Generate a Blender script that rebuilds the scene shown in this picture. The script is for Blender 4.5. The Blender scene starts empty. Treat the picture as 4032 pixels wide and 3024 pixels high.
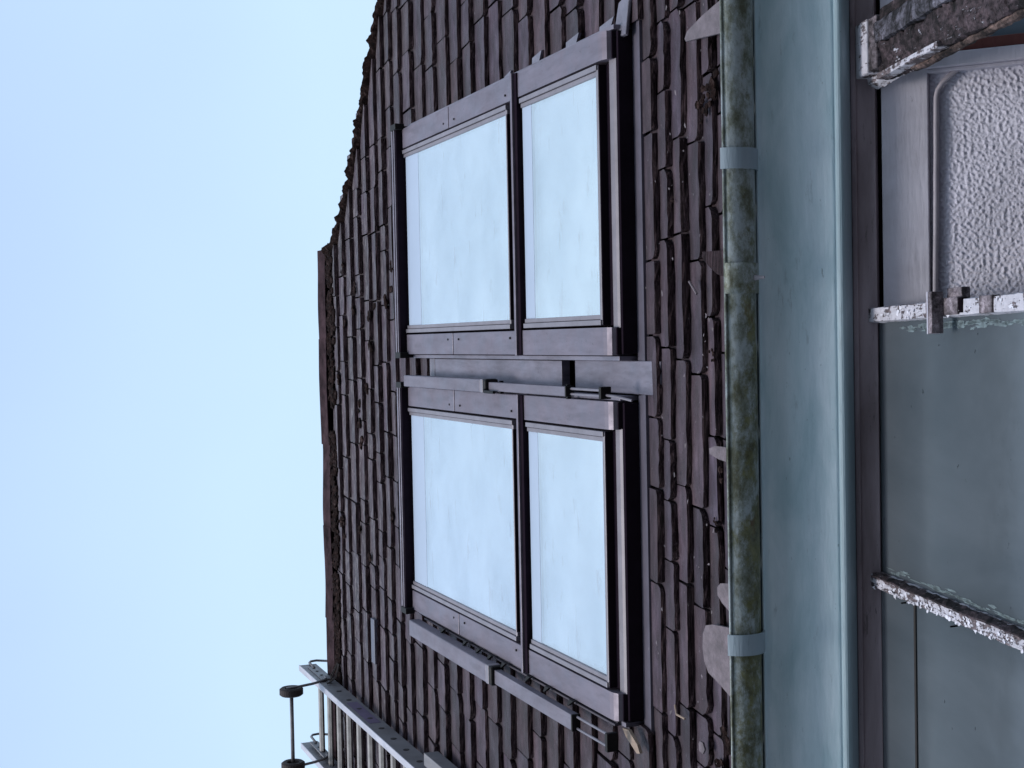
import bpy, bmesh, math, random
from mathutils import Vector, Matrix, noise
random.seed(7)
rnd = random.random
def U(a, b): return a + (b - a) * random.random()
C = bpy.context.scene.collection
SC = bpy.context.scene

# ------------------------------------------------------------------ camera
EYE = 1.6                                    # the camera stands 1.6 m above the yard
cam = bpy.data.cameras.new('camera')
co = bpy.data.objects.new('camera', cam); C.objects.link(co)
Rm = Matrix(((0.99934436, 0.01999328, 0.03018469),
             (0.0359766, -0.45473932, -0.88989765),
             (-0.0040658, 0.89040014, -0.45516047)))
# upright basis (right, up, back) -> the photo was taken with the camera turned on its side
right, up, back = Rm.col[0], Rm.col[1], Rm.col[2]
cr = -up; cu = right
M = Matrix((cr, cu, cr.cross(cu))).transposed().to_4x4()
M.translation = Vector((0, 0, EYE))
co.matrix_world = M
cam.sensor_width = 36; cam.lens = 36 * 5742 / 4032
cam.clip_start = 0.05; cam.clip_end = 3000
SC.camera = co

# ------------------------------------------------------------------ sky and sun
SUN_EL, SUN_AZ = math.radians(60), math.radians(196)     # azimuth from +Y, clockwise
w = bpy.data.worlds.new('World'); SC.world = w; w.use_nodes = True
nt = w.node_tree; nt.nodes.clear()
out = nt.nodes.new('ShaderNodeOutputWorld')
sky = nt.nodes.new('ShaderNodeTexSky'); sky.sky_type = 'NISHITA'; sky.sun_disc = False
sky.sun_elevation = SUN_EL; sky.sun_rotation = SUN_AZ; sky.air_density = 1.5; sky.dust_density = 3
b1 = nt.nodes.new('ShaderNodeBackground'); b1.inputs['Strength'].default_value = 0.06
nt.links.new(sky.outputs[0], b1.inputs[0])
tc = nt.nodes.new('ShaderNodeTexCoord')
sep = nt.nodes.new('ShaderNodeSeparateXYZ'); nt.links.new(tc.outputs['Generated'], sep.inputs[0])
ramp = nt.nodes.new('ShaderNodeValToRGB')
ramp.color_ramp.elements[0].position = 0.0; ramp.color_ramp.elements[0].color = (0.58, 0.74, 0.90, 1)
ramp.color_ramp.elements[1].position = 1.0; ramp.color_ramp.elements[1].color = (0.60, 0.79, 0.94, 1)
e = ramp.color_ramp.elements.new(0.56); e.color = (0.57, 0.76, 0.95, 1)
e = ramp.color_ramp.elements.new(0.73); e.color = (0.47, 0.625, 0.905, 1)
nz = nt.nodes.new('ShaderNodeTexNoise'); nz.inputs['Scale'].default_value = 2.2; nz.inputs['Detail'].default_value = 3
nt.links.new(tc.outputs['Generated'], nz.inputs[0])
ma = nt.nodes.new('ShaderNodeMath'); ma.operation = 'MULTIPLY_ADD'; ma.inputs[1].default_value = -0.30; ma.inputs[2].default_value = 0.15
nt.links.new(nz.outputs[0], ma.inputs[0])
ad = nt.nodes.new('ShaderNodeMath'); ad.operation = 'ADD'
nt.links.new(sep.outputs[2], ad.inputs[0]); nt.links.new(ma.outputs[0], ad.inputs[1])
nt.links.new(ad.outputs[0], ramp.inputs[0])
b2 = nt.nodes.new('ShaderNodeBackground'); b2.inputs['Strength'].default_value = 0.95
nt.links.new(ramp.outputs[0], b2.inputs[0])
adds = nt.nodes.new('ShaderNodeAddShader')
nt.links.new(b1.outputs[0], adds.inputs[0]); nt.links.new(b2.outputs[0], adds.inputs[1])
nt.links.new(adds.outputs[0], out.inputs[0])
sl = bpy.data.lights.new('sun', 'SUN'); sl.energy = 1.9; sl.angle = math.radians(16); sl.color = (1.0, 0.97, 0.94)
so = bpy.data.objects.new('sun', sl); C.objects.link(so)
d = Vector((math.sin(SUN_AZ) * math.cos(SUN_EL), math.cos(SUN_AZ) * math.cos(SUN_EL), math.sin(SUN_EL)))
so.rotation_euler = d.to_track_quat('Z', 'Y').to_euler(); so.location = (0, -5, 12)
SC.view_settings.view_transform = 'Standard'; SC.view_settings.look = 'None'
SC.view_settings.gamma = 1; SC.view_settings.exposure = 0.0; SC.view_settings.use_curve_mapping = False

# ------------------------------------------------------------------ frames of the house
PITCH = math.radians(48.2)
RS = Vector((0, math.cos(PITCH), math.sin(PITCH))); RN = Vector((0, -math.sin(PITCH), math.cos(PITCH)))
RO = RS * 4.039581864 + RN * -2.2852489 + Vector((0, 0, EYE))
def Rf(x, s, h): return RO + Vector((x, 0, 0)) + RS * s + RN * h          # roof: across, up the slope, off it
def Wf(x, y, z): return Vector((x, y, z + EYE))                          # house, z counted from eye level
GP = math.radians(33.3)
GS = Vector((-0.012, math.cos(GP), math.sin(GP))); GN = Vector((0, -math.sin(GP), math.cos(GP)))
GO = Wf(0, 4.50, 1.03)
def Gf(x, t, h): return GO + Vector((x, 0, 0)) + GS * t + GN * h          # lean-to glazing

# ------------------------------------------------------------------ materials
class Mat:
    def __init__(s, name, rough=0.6, metal=0.0, spec=0.5):
        s.m = bpy.data.materials.new(name); s.m.use_nodes = True
        s.t = s.m.node_tree; s.n = s.t.nodes; s.b = s.n['Principled BSDF']
        s.b.inputs['Roughness'].default_value = rough; s.b.inputs['Metallic'].default_value = metal
        s.b.inputs['Specular IOR Level'].default_value = spec
        s.geo = None
    def l(s, a, b): s.t.links.new(a, b)
    def pos(s, scale=(1, 1, 1), rot=(0, 0, 0), rand=False):
        g = s.n.new('ShaderNodeNewGeometry'); mp = s.n.new('ShaderNodeMapping')
        mp.inputs['Rotation'].default_value = rot
        mp.inputs['Scale'].default_value = scale
        s.l(g.outputs['Position'], mp.inputs[0])
        if rand:
            oi = s.n.new('ShaderNodeObjectInfo'); cmb = s.n.new('ShaderNodeMath'); cmb.operation = 'MULTIPLY'; cmb.inputs[1].default_value = 40
            s.l(oi.outputs['Random'], cmb.inputs[0])
            ad = s.n.new('ShaderNodeVectorMath'); ad.operation = 'ADD'
            s.l(mp.outputs[0], ad.inputs[0]); s.l(cmb.outputs[0], ad.inputs[1]); return ad.outputs[0]
        return mp.outputs[0]
    def noise(s, v, scale, detail=5, rough=0.6, dist=0.0):
        n = s.n.new('ShaderNodeTexNoise'); n.inputs['Scale'].default_value = scale
        n.inputs['Detail'].default_value = detail; n.inputs['Roughness'].default_value = rough
        n.inputs['Distortion'].default_value = dist
        s.l(v, n.inputs[0]); return n.outputs[0]
    def ramp(s, f, stops):
        r = s.n.new('ShaderNodeValToRGB'); el = r.color_ramp.elements
        while len(el) < len(stops): el.new(0.5)
        for e, (p, c) in zip(el, stops):
            e.position = p; e.color = (c, c, c, 1) if isinstance(c, (int, float)) else (*c, 1)
        s.l(f, r.inputs[0]); return r.outputs[0]
    def mix(s, f, a, b, mode='MIX'):
        m = s.n.new('ShaderNodeMix'); m.data_type = 'RGBA'; m.blend_type = mode
        for v, i in ((f, 0), (a, 6), (b, 7)):
            if hasattr(v, 'is_linked'): s.l(v, m.inputs[i])
            elif i == 0: m.inputs[0].default_value = v
            else: m.inputs[i].default_value = (*v, 1)
        return m.outputs[2]
    def math(s, op, a, b):
        m = s.n.new('ShaderNodeMath'); m.operation = op
        for i, v in enumerate((a, b)):
            if hasattr(v, 'is_linked'): s.l(v, m.inputs[i])
            else: m.inputs[i].default_value = v
        return m.outputs[0]
    def rand(s):
        return s.n.new('ShaderNodeObjectInfo').outputs['Random']
    def bump(s, h, dist=0.004, strength=1.0):
        b = s.n.new('ShaderNodeBump'); b.inputs['Distance'].default_value = dist; b.inputs['Strength'].default_value = strength
        s.l(h, b.inputs['Height'])
        s.l(b.outputs[0], s.b.inputs['Normal'])
    def col(s, c):
        if hasattr(c, 'is_linked'): s.l(c, s.b.inputs['Base Color'])
        else: s.b.inputs['Base Color'].default_value = (*c, 1)
        return s
    def rough(s, r): s.l(r, s.b.inputs['Roughness'])

ROLL = (-PITCH, 0, 0)
def slate_mat():
    m = Mat('slate', 0.62, 0, 0.35)
    p = m.pos((2.2, 5, 5), rand=True); q = m.pos((1, 1, 1), rand=True)
    n1 = m.noise(p, 3.2, 6, 0.65)
    base = m.ramp(n1, [(0.28, (0.019, 0.0105, 0.015)), (0.48, (0.036, 0.022, 0.031)), (0.72, (0.082, 0.056, 0.073))])
    r = m.ramp(m.rand(), [(0, 0.66), (0.35, 0.92), (0.7, 1.05), (1, 1.42)])
    base = m.mix(1.0, base, r, 'MULTIPLY')
    warm = m.ramp(m.noise(q, 1.3, 3), [(0.4, (0.90, 0.93, 1.06)), (0.62, (1.10, 1.0, 0.95))])
    base = m.mix(1.0, base, warm, 'MULTIPLY')
    # pale lichen / weathering, more of it up by the ridge
    g = m.n.new('ShaderNodeNewGeometry'); sp = m.n.new('ShaderNodeSeparateXYZ'); m.l(g.outputs['Position'], sp.inputs[0])
    hi = m.ramp(m.math('MULTIPLY', m.math('SUBTRACT', sp.outputs[2], 5.1), 0.6), [(0, 0), (1, 1)])
    lf = m.noise(m.pos((1.2, 3.0, 3.0)), 9, 6, 0.7, 0.6)
    lic = m.ramp(lf, [(0.50, 0), (0.62, 1)])
    base = m.mix(m.math('MULTIPLY', m.math('MULTIPLY', lic, hi), 0.8), base, (0.20, 0.175, 0.185))
    st = m.ramp(m.noise(m.pos((14, 40, 40)), 3, 3, 0.5), [(0.73, 0), (0.77, 1)])
    base = m.mix(m.math('MULTIPLY', st, 0.7), base, (0.34, 0.32, 0.36))
    m.col(base)
    hb = m.math('ADD', m.noise(p, 7, 5, 0.7), m.math('MULTIPLY', m.noise(q, 60, 3, 0.6), 0.25))
    m.bump(hb, 0.014, 1.0)
    m.rough(m.ramp(m.noise(q, 6, 3), [(0.3, 0.45), (0.7, 0.8)]))
    return m.m
def edge_mat():
    m = Mat('slate_edge', 0.85, 0, 0.2)
    p = m.pos((2.0, 30, 50), rand=True)
    c = m.ramp(m.noise(p, 5, 5, 0.75), [(0.38, (0.008, 0.0035, 0.004)), (0.50, (0.046, 0.024, 0.028)), (0.66, (0.155, 0.10, 0.118))])
    m.col(c); m.bump(m.noise(p, 9, 5, 0.8), 0.014, 1.0); return m.m
def metal_mat(name, a, b, rough=0.42, streak=True):
    m = Mat(name, rough, 0.35, 0.5)
    v = m.pos((1, 1, 1))
    n = m.noise(m.pos((6, 1.2, 1.2)), 3.2, 5, 0.65)
    c = m.ramp(n, [(0.3, a), (0.65, b)])
    if streak:
        s = m.ramp(m.noise(m.pos((11, 2.2, 2.2)), 2.4, 4, 0.6), [(0.56, 0), (0.66, 1)])
        c = m.mix(m.math('MULTIPLY', s, 0.3), c, tuple(x * 0.62 for x in a))
    sp = m.ramp(m.noise(v, 65, 2, 0.5), [(0.70, 0), (0.76, 1)])
    c = m.mix(m.math('MULTIPLY', sp, 0.5), c, tuple(x * 0.35 for x in a))
    m.col(c); m.rough(m.ramp(m.noise(v, 8, 3), [(0.3, rough - 0.08), (0.7, rough + 0.18)]))
    m.bump(m.noise(v, 2.5, 2), 0.004, 0.5); return m.m
SLATE = slate_mat(); EDGE = edge_mat()
CLAD = metal_mat('grey_cladding', (0.115, 0.098, 0.126), (0.168, 0.145, 0.185))
ARM = metal_mat('grey_arm', (0.115, 0.102, 0.130), (0.165, 0.148, 0.185), 0.5)
TRACK = metal_mat('dark_track', (0.05, 0.043, 0.056), (0.08, 0.07, 0.09), 0.6, False)
FLASH = metal_mat('flashing', (0.11, 0.10, 0.13), (0.20, 0.185, 0.235), 0.45)
def plain(name, c, rough=0.6, metal=0, var=0.25, sc=12, bump=0.0, spec=0.5):
    m = Mat(name, rough, metal, spec); v = m.pos()
    n = m.noise(v, sc, 5, 0.65)
    m.col(m.ramp(n, [(0.3, tuple(x * (1 - var) for x in c)), (0.7, tuple(min(1, x * (1 + var)) for x in c))]))
    if bump: m.bump(m.noise(v, sc * 3, 4, 0.7), bump, 1.0)
    return m.m
DARK = plain('dark_frame', (0.007, 0.005, 0.007), 0.9, 0, 0.3, spec=0.0)
SHADEFRONT = plain('painted_shade_profile', (0.016, 0.011, 0.017), 0.9, 0, 0.2, spec=0.0)  # near-black tone paints shade onto the down-facing window faces
BLACK = plain('black_plastic', (0.008, 0.007, 0.008), 0.6, 0, 0.2, spec=0.2)
RAIL = plain('sash_rail', (0.19, 0.172, 0.20), 0.45, 0.2, 0.15)
REFLBAND = plain('lilac_reflection_paint', (0.36, 0.43, 0.545), 0.5, 0, 0.04, 4)  # flat lilac stands in for a reflection across the pane top
APRON = plain('lead_apron', (0.10, 0.09, 0.12), 0.55, 0.3, 0.25, 6, 0.003)
LEAD = plain('lead', (0.17, 0.16, 0.20), 0.5, 0.3, 0.25, 10, 0.003)
BLIND = plain('blind_fabric', (0.80, 0.80, 0.82), 0.9, 0, 0.04, 5)
BLINDBOX = plain('blind_headbox', (0.60, 0.58, 0.72), 0.7, 0, 0.03, 5)
RIDGE = plain('ridge_metal', (0.040, 0.024, 0.028), 0.9, 0.0, 0.7, 9, 0.008, spec=0.05)
def moss_mat():
    m = Mat('moss', 0.95, 0, 0.1); v = m.pos()
    m.col(m.ramp(m.noise(v, 28, 5, 0.7), [(0.35, (0.005, 0.003, 0.003)), (0.55, (0.020, 0.010, 0.009)), (0.74, (0.085, 0.055, 0.052))]))
    m.bump(m.noise(v, 60, 4, 0.8), 0.012, 1); return m.m
MOSS = moss_mat()
def glass_mat():
    m = bpy.data.materials.new('window_glass'); m.use_nodes = True; t = m.node_tree; t.nodes.clear()
    o = t.nodes.new('ShaderNodeOutputMaterial'); mx = t.nodes.new('ShaderNodeMixShader')
    tr = t.nodes.new('ShaderNodeBsdfTransparent'); gl = t.nodes.new('ShaderNodeBsdfGlossy')
    gl.inputs['Roughness'].default_value = 0.02; gl.inputs['Color'].default_value = (1, 1, 1, 1)
    tr.inputs['Color'].default_value = (0.86, 0.92, 0.97, 1)
    g = t.nodes.new('ShaderNodeNewGeometry'); mp = t.nodes.new('ShaderNodeMapping'); mp.inputs['Scale'].default_value = (5, 17, 17)
    n = t.nodes.new('ShaderNodeTexNoise'); n.inputs['Scale'].default_value = 1.0; n.inputs['Detail'].default_value = 5
    r = t.nodes.new('ShaderNodeValToRGB'); r.color_ramp.elements[0].position = 0.62; r.color_ramp.elements[0].color = (0, 0, 0, 1)
    r.color_ramp.elements[1].position = 0.78; r.color_ramp.elements[1].color = (1, 1, 1, 1)
    t.links.new(g.outputs['Position'], mp.inputs[0]); t.links.new(mp.outputs[0], n.inputs[0]); t.links.new(n.outputs[0], r.inputs[0])
    df = t.nodes.new('ShaderNodeBsdfDiffuse'); df.inputs['Color'].default_value = (0.30, 0.32, 0.37, 1)
    mx.inputs[0].default_value = 0.72
    n3 = t.nodes.new('ShaderNodeTexNoise'); n3.inputs['Scale'].default_value = 2.2; n3.inputs['Detail'].default_value = 6; n3.inputs['Roughness'].default_value = 0.6
    t.links.new(g.outputs['Position'], n3.inputs[0])
    mr = t.nodes.new('ShaderNodeMapRange'); mr.inputs['From Min'].default_value = 0.3; mr.inputs['From Max'].default_value = 0.7; mr.inputs['To Min'].default_value = 0.58; mr.inputs['To Max'].default_value = 0.86
    t.links.new(n3.outputs[0], mr.inputs[0]); t.links.new(mr.outputs[0], mx.inputs[0])
    t.links.new(tr.outputs[0], mx.inputs[1]); t.links.new(gl.outputs[0], mx.inputs[2])
    m2 = t.nodes.new('ShaderNodeMixShader'); mt = t.nodes.new('ShaderNodeMath'); mt.operation = 'MULTIPLY'; mt.inputs[1].default_value = 0.34
    t.links.new(r.outputs[0], mt.inputs[0]); t.links.new(mt.outputs[0], m2.inputs[0])
    t.links.new(mx.outputs[0], m2.inputs[1]); t.links.new(df.outputs[0], m2.inputs[2])
    t.links.new(m2.outputs[0], o.inputs[0]); return m
GLASS = glass_mat()
def gutter_mat():
    m = Mat('patinated_gutter', 0.6, 0.1, 0.4); v = m.pos((0.35, 1, 1))
    base = m.ramp(m.noise(m.pos((0.6, 1, 1)), 15, 8, 0.78, 0.0), [(0.38, (0.11, 0.115, 0.075)), (0.48, (0.23, 0.255, 0.225)), (0.58, (0.38, 0.43, 0.45))])
    g = m.n.new('ShaderNodeNewGeometry'); sp = m.n.new('ShaderNodeSeparateXYZ'); m.l(g.outputs['Position'], sp.inputs[0])
    low = m.math('MULTIPLY', m.math('SUBTRACT', 3.035, sp.outputs[2]), 12.0)          # the underside stays wet
    leftw = m.math('MULTIPLY', sp.outputs[0], -0.09)                                  # and the left-hand run is mossier
    mm = m.math('ADD', m.math('ADD', m.noise(m.pos((0.7, 1, 1)), 11, 8, 0.76, 0.0), m.math('MULTIPLY', low, 0.17)), leftw)
    mask = m.ramp(mm, [(0.60, 0), (0.70, 1)])
    mc = m.ramp(m.noise(m.pos(), 22, 5, 0.7), [(0.35, (0.060, 0.056, 0.018)), (0.65, (0.20, 0.195, 0.075))])
    c = m.mix(m.math('MULTIPLY', mask, 0.85), base, mc)
    ru = m.ramp(m.noise(m.pos((1.5, 2, 2)), 5.5, 4, 0.6), [(0.66, 0), (0.72, 1)])
    c = m.mix(m.math('MULTIPLY', ru, 0.7), c, (0.12, 0.065, 0.03))
    m.col(c); m.bump(m.noise(m.pos(), 30, 5, 0.7), 0.006, 0.8); return m.m
GUTTER = gutter_mat()
def paint_mat(name, c1, c2, rough=0.5, dirt=(0.05, 0.055, 0.06), da=0.35, sc=(0.5, 2, 2)):
    m = Mat(name, rough, 0, 0.4)
    c = m.ramp(m.noise(m.pos(sc), 4, 5, 0.6, 0.4), [(0.3, c1), (0.7, c2)])
    f = m.ramp(m.noise(m.pos((1.2, 7, 7)), 5, 6, 0.75), [(0.60, 0), (0.74, 1)])
    c = m.mix(m.math('MULTIPLY', f, da), c, dirt)
    k = m.ramp(m.noise(m.pos((8, 30, 30)), 3, 3, 0.6), [(0.72, 0), (0.76, 1)])
    c = m.mix(m.math('MULTIPLY', k, 0.6), c, dirt)
    m.col(c); m.bump(m.noise(m.pos((2, 14, 14)), 6, 4, 0.6), 0.003, 0.7); return m.m
BLUE = paint_mat('pale_blue_paint', (0.40, 0.55, 0.61), (0.66, 0.76, 0.83), 0.5, (0.12, 0.17, 0.19), 0.5, (0.7, 1.6, 2.5))
BLUEBEAD = paint_mat('blue_bead_paint', (0.26, 0.36, 0.41), (0.36, 0.46, 0.52), 0.55)
BOARD = paint_mat('grimy_board', (0.20, 0.155, 0.17), (0.42, 0.345, 0.39), 0.7, (0.018, 0.012, 0.012), 0.7)
WHITE = paint_mat('white_painted_board', (0.40, 0.38, 0.43), (0.60, 0.58, 0.66), 0.5, (0.16, 0.14, 0.16), 0.35, (1, 1, 1))
FRAMEW = paint_mat('white_window_paint', (0.38, 0.37, 0.43), (0.52, 0.50, 0.58), 0.5)
RED = paint_mat('red_brown_paint', (0.085, 0.022, 0.020), (0.13, 0.040, 0.034), 0.5)
CABLE = plain('painted_cable', (0.34, 0.31, 0.35), 0.5, 0, 0.15)
def stucco_mat():
    m = Mat('pebble_dash', 0.75, 0, 0.3); v = m.pos()
    c = m.ramp(m.noise(v, 4, 4, 0.6), [(0.3, (0.50, 0.49, 0.57)), (0.7, (0.66, 0.64, 0.74))])
    r = m.ramp(m.noise(v, 9, 4, 0.6), [(0.66, 0), (0.75, 1)])
    c = m.mix(m.math('MULTIPLY', r, 0.5), c, (0.24, 0.17, 0.14))
    m.col(c); m.bump(m.noise(v, 120, 3, 0.6), 0.003, 0.7); return m.m
STUCCO = stucco_mat()
def flake_mat(name, thr, wood=(0.16, 0.13, 0.14), white=(0.55, 0.53, 0.59), ang=(GP, 0, 0), dark=(0.02, 0.013, 0.013)):
    m = Mat(name, 0.75, 0, 0.25)
    v = m.pos((1, 1, 1)); gr = m.pos((40, 2.5, 40), (-GP, 0, 0))
    n = m.math('ADD', m.math('MULTIPLY', m.noise(v, 20, 7, 0.74, 0.3), 0.6), m.math('MULTIPLY', m.noise(m.pos((60, 7, 7)), 2.0, 4, 0.6), 0.4))
    mask = m.ramp(n, [(thr, 0), (thr + 0.025, 1)])
    wd = m.ramp(m.noise(gr, 2.0, 6, 0.75, 0.4), [(0.36, dark), (0.52, wood), (0.7, tuple(x * 1.8 for x in wood))])
    wh = m.ramp(m.noise(v, 35, 3), [(0.3, tuple(x * 0.82 for x in white)), (0.6, white)])
    if thr > 0.55:
        big = m.ramp(m.noise(v, 9, 5, 0.7, 0.8), [(0.40, 0.12), (0.56, 1.0), (0.70, 1.9)]); wd = m.mix(1.0, wd, big, 'MULTIPLY')
    m.col(m.mix(mask, wd, wh))
    h = m.math('ADD', m.math('MULTIPLY', mask, 0.5), m.math('MULTIPLY', m.noise(gr, 3.0, 5, 0.8), 0.6))
    m.bump(h, 0.006, 1.0); return m.m
FLAKE = flake_mat('flaking_white_paint', 0.485)
FLAKE2 = flake_mat('mostly_white_paint', 0.435)
ROT = flake_mat('rotten_timber', 0.585, (0.056, 0.040, 0.046), (0.48, 0.46, 0.52), dark=(0.003, 0.001, 0.002))
GREYWOOD = flake_mat('weathered_timber', 0.70, (0.12, 0.115, 0.145), (0.4, 0.4, 0.45))
BARE = flake_mat('bare_timber', 0.80, (0.20, 0.17, 0.19), (0.3, 0.28, 0.3), dark=(0.09, 0.07, 0.08))
def pane_mat():
    m = Mat('grimy_lean_to_glass', 0.24, 0, 0.5)
    c = m.ramp(m.noise(m.pos((1.0, 0.3, 0.3)), 3.0, 6, 0.6, 0.3), [(0.3, (0.058, 0.072, 0.085)), (0.7, (0.095, 0.110, 0.126))])
    k = m.ramp(m.noise(m.pos(), 30, 3, 0.5), [(0.73, 0), (0.76, 1)])
    c = m.mix(m.math('MULTIPLY', k, 0.6), c, (0.01, 0.014, 0.015))
    m.col(c)
    m.rough(m.ramp(m.noise(m.pos(), 9, 5, 0.7), [(0.3, 0.10), (0.7, 0.24)]))
    m.bump(m.noise(m.pos((3, 0.6, 0.6)), 2, 3), 0.004, 0.4); return m.m
PANE = pane_mat()
ALU = metal_mat('ladder_aluminium', (0.14, 0.13, 0.14), (0.21, 0.195, 0.205), 0.5, False)  # toned down so the stile sides carry painted shade
LITFRONT = metal_mat('painted_lit_aluminium', (0.34, 0.33, 0.37), (0.46, 0.45, 0.50), 0.45, False)  # lighter copy of the ladder metal, sky light painted into the fronts
RUNG = plain('rung_aluminium', (0.25, 0.225, 0.215), 0.45, 0.3, 0.3, 14)
RUBBER = plain('dark_rubber', (0.022, 0.014, 0.014), 0.8, 0, 0.2)
PURPLE = plain('purple_tape', (0.10, 0.07, 0.13), 0.6, 0, 0.2)
WINGLASS = Mat('bluish_window_glass', 0.15, 0, 0.6); WINGLASS.col((0.12, 0.16, 0.20)); WINGLASS = WINGLASS.m
STAIN = plain('lime_stain', (0.13, 0.17, 0.185), 0.85, 0, 0.5, 30, 0.002)
OCHRE = plain('raw_wood_chip', (0.30, 0.22, 0.17), 0.8, 0, 0.25, 20)
GROUND = plain('yard_paving', (0.11, 0.105, 0.105), 0.9, 0, 0.3, 2)
WALLM = plain('rendered_wall', (0.40, 0.38, 0.42), 0.85, 0, 0.15, 3, 0.003)

# ------------------------------------------------------------------ object helpers
WL = {}
def empty(name, loc, parent=None):
    o = bpy.data.objects.new(name, None); C.objects.link(o); o.empty_display_size = 0.1
    WL[o.name] = Vector(loc)
    if parent: o.parent = parent; o.location = Vector(loc) - WL[parent.name]
    else: o.location = loc
    return o
def tag(o, label=None, cat=None, group=None, kind=None):
    if label: o['label'] = label
    if cat: o['category'] = cat
    if group: o['group'] = group
    if kind: o['kind'] = kind
    return o
def mk(name, verts, faces, mats, parent=None, mi=None, smooth=False, origin=None):
    vs = [Vector(v) for v in verts]
    if origin is None:
        origin = Vector((0, 0, 0))
        for v in vs: origin += v
        origin /= len(vs)
    me = bpy.data.meshes.new(name)
    me.from_pydata([v - origin for v in vs], [], faces)
    if not isinstance(mats, (list, tuple)): mats = [mats]
    for m in mats: me.materials.append(m)
    if mi:
        for p, i in zip(me.polygons, mi): p.material_index = i
    if smooth:
        for p in me.polygons: p.use_smooth = True
    me.update()
    o = bpy.data.objects.new(name, me); C.objects.link(o); WL[o.name] = origin.copy()
    if parent: o.parent = parent; o.location = origin - WL[parent.name]
    else: o.location = origin
    return o
class B:
    """collects shapes in one frame, then builds one mesh object"""
    def __init__(s, F): s.F = F; s.v = []; s.f = []; s.mi = []
    def add(s, vs, fs, mi=0, world=False):
        k = len(s.v); s.v += [Vector(v) if world else s.F(*v) for v in vs]
        s.f += [[i + k for i in f] for f in fs]; s.mi += [mi] * len(fs); return s
    def box(s, a0, a1, b0, b1, c0, c1, bev=0.0, mi=0):
        bm = bmesh.new(); bmesh.ops.create_cube(bm, size=1)
        for v in bm.verts:
            v.co = Vector(((a0 + a1) / 2 + v.co.x * (a1 - a0), (b0 + b1) / 2 + v.co.y * (b1 - b0), (c0 + c1) / 2 + v.co.z * (c1 - c0)))
        if bev:
            bmesh.ops.bevel(bm, geom=bm.edges[:], offset=bev, segments=2, affect='EDGES', profile=0.5)
        bm.verts.index_update()
        s.add([tuple(v.co) for v in bm.verts], [[v.index for v in f.verts] for f in bm.faces], mi); bm.free(); return s
    def tube(s, pts, r, n=10, mi=0, cap=True, world=False):
        P = [Vector(p) if world else s.F(*p) for p in pts]; vs = []; fs = []
        rr = r if isinstance(r, (list, tuple)) else [r] * len(P)
        for i, p in enumerate(P):
            t = (P[min(i + 1, len(P) - 1)] - P[max(i - 1, 0)]).normalized()
            a = t.orthogonal().normalized() if i == 0 else (prev - t * prev.dot(t)).normalized()
            prev = a; b = t.cross(a)
            for k in range(n):
                an = 2 * math.pi * k / n; vs.append(p + (a * math.cos(an) + b * math.sin(an)) * rr[i])
        for i in range(len(P) - 1):
            for k in range(n):
                fs.append([i * n + k, i * n + (k + 1) % n, (i + 1) * n + (k + 1) % n, (i + 1) * n + k])
        if cap: fs.append(list(range(n))[::-1]); fs.append([(len(P) - 1) * n + k for k in range(n)])
        return s.add(vs, fs, mi, world=True)
    def ext(s, prof, a0, a1, mi=0):
        """profile of (b, c) points extruded along the first axis"""
        n = len(prof)
        vs = [(a0, *p) for p in prof] + [(a1, *p) for p in prof]
        fs = [[i, (i + 1) % n, n + (i + 1) % n, n + i] for i in range(n)] + [list(range(n))[::-1], list(range(n, 2 * n))]
        return s.add(vs, fs, mi)
    def build(s, name, mats, parent=None, smooth=False, bend=0):
        o = mk(name, s.v, s.f, mats, parent, s.mi, smooth)
        bm = bmesh.new(); bm.from_mesh(o.data); bmesh.ops.recalc_face_normals(bm, faces=bm.faces); bm.to_mesh(o.data); bm.free()
        return o
def noise_disp(o, amp, sc, off=0):
    for v in o.data.vertices:
        p = (v.co + o.location) * sc + Vector((off, off, off))
        v.co += Vector((noise.noise(p), noise.noise(p + Vector((7, 3, 1))), noise.noise(p + Vector((2, 9, 5))))) * amp

# ------------------------------------------------------------------ ground
g = mk('ground', [(-400, -400, 0), (400, -400, 0), (400, 400, 0), (-400, 400, 0)], [[0, 1, 2, 3]], GROUND); tag(g, kind='structure')
b = B(Wf); b.box(-9, 9, -5.0, -4.6, -1.60, 7.6, 0.01); b.box(-9.1, 9.1, -5.08, -4.52, 7.6, 7.72, 0.01)
o = b.build('added_sky_blocker', plain('sky_blocker_stone', (0.22, 0.20, 0.19), 0.9, 0, 0.3, 1.5)); tag(o, kind='structure')  # unseen wall, added to block low sky so the eaves board darkens

# ------------------------------------------------------------------ house
HX0, HX1 = -4.2, 1.9
house = empty('house', (0, 5.0, 0))
tag(house, 'old house with steep purple slate roof, two large roof windows and pale blue eaves board', 'house')

HIP = [(0.598, 5.114), (0.612, 4.93), (0.695, 4.781), (0.868, 4.560), (1.07, 4.372), (1.268, 4.22), (1.432, 4.074), (1.638, 3.913), (1.771, 3.809), (1.89, 3.68), (2.10, 3.45), (2.35, 3.15), (2.7, 2.6), (3.1, 1.8), (3.5, 0.9), (3.8, 0.0)]
def hip_s(x):
    for (a, b), (c, dd) in zip(HIP, HIP[1:]):
        if a <= x <= c: return b + (dd - b) * (x - a) / (c - a)
    return HIP[0][1] if x < HIP[0][0] else -1
def hip_x(s):
    for (a, b), (c, dd) in zip(HIP, HIP[1:]):
        if dd <= s <= b: return a + (c - a) * (s - b) / (dd - b)
    return HIP[0][0] if s > HIP[0][1] else HIP[-1][0]
RIDGE_S = 5.22
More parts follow.
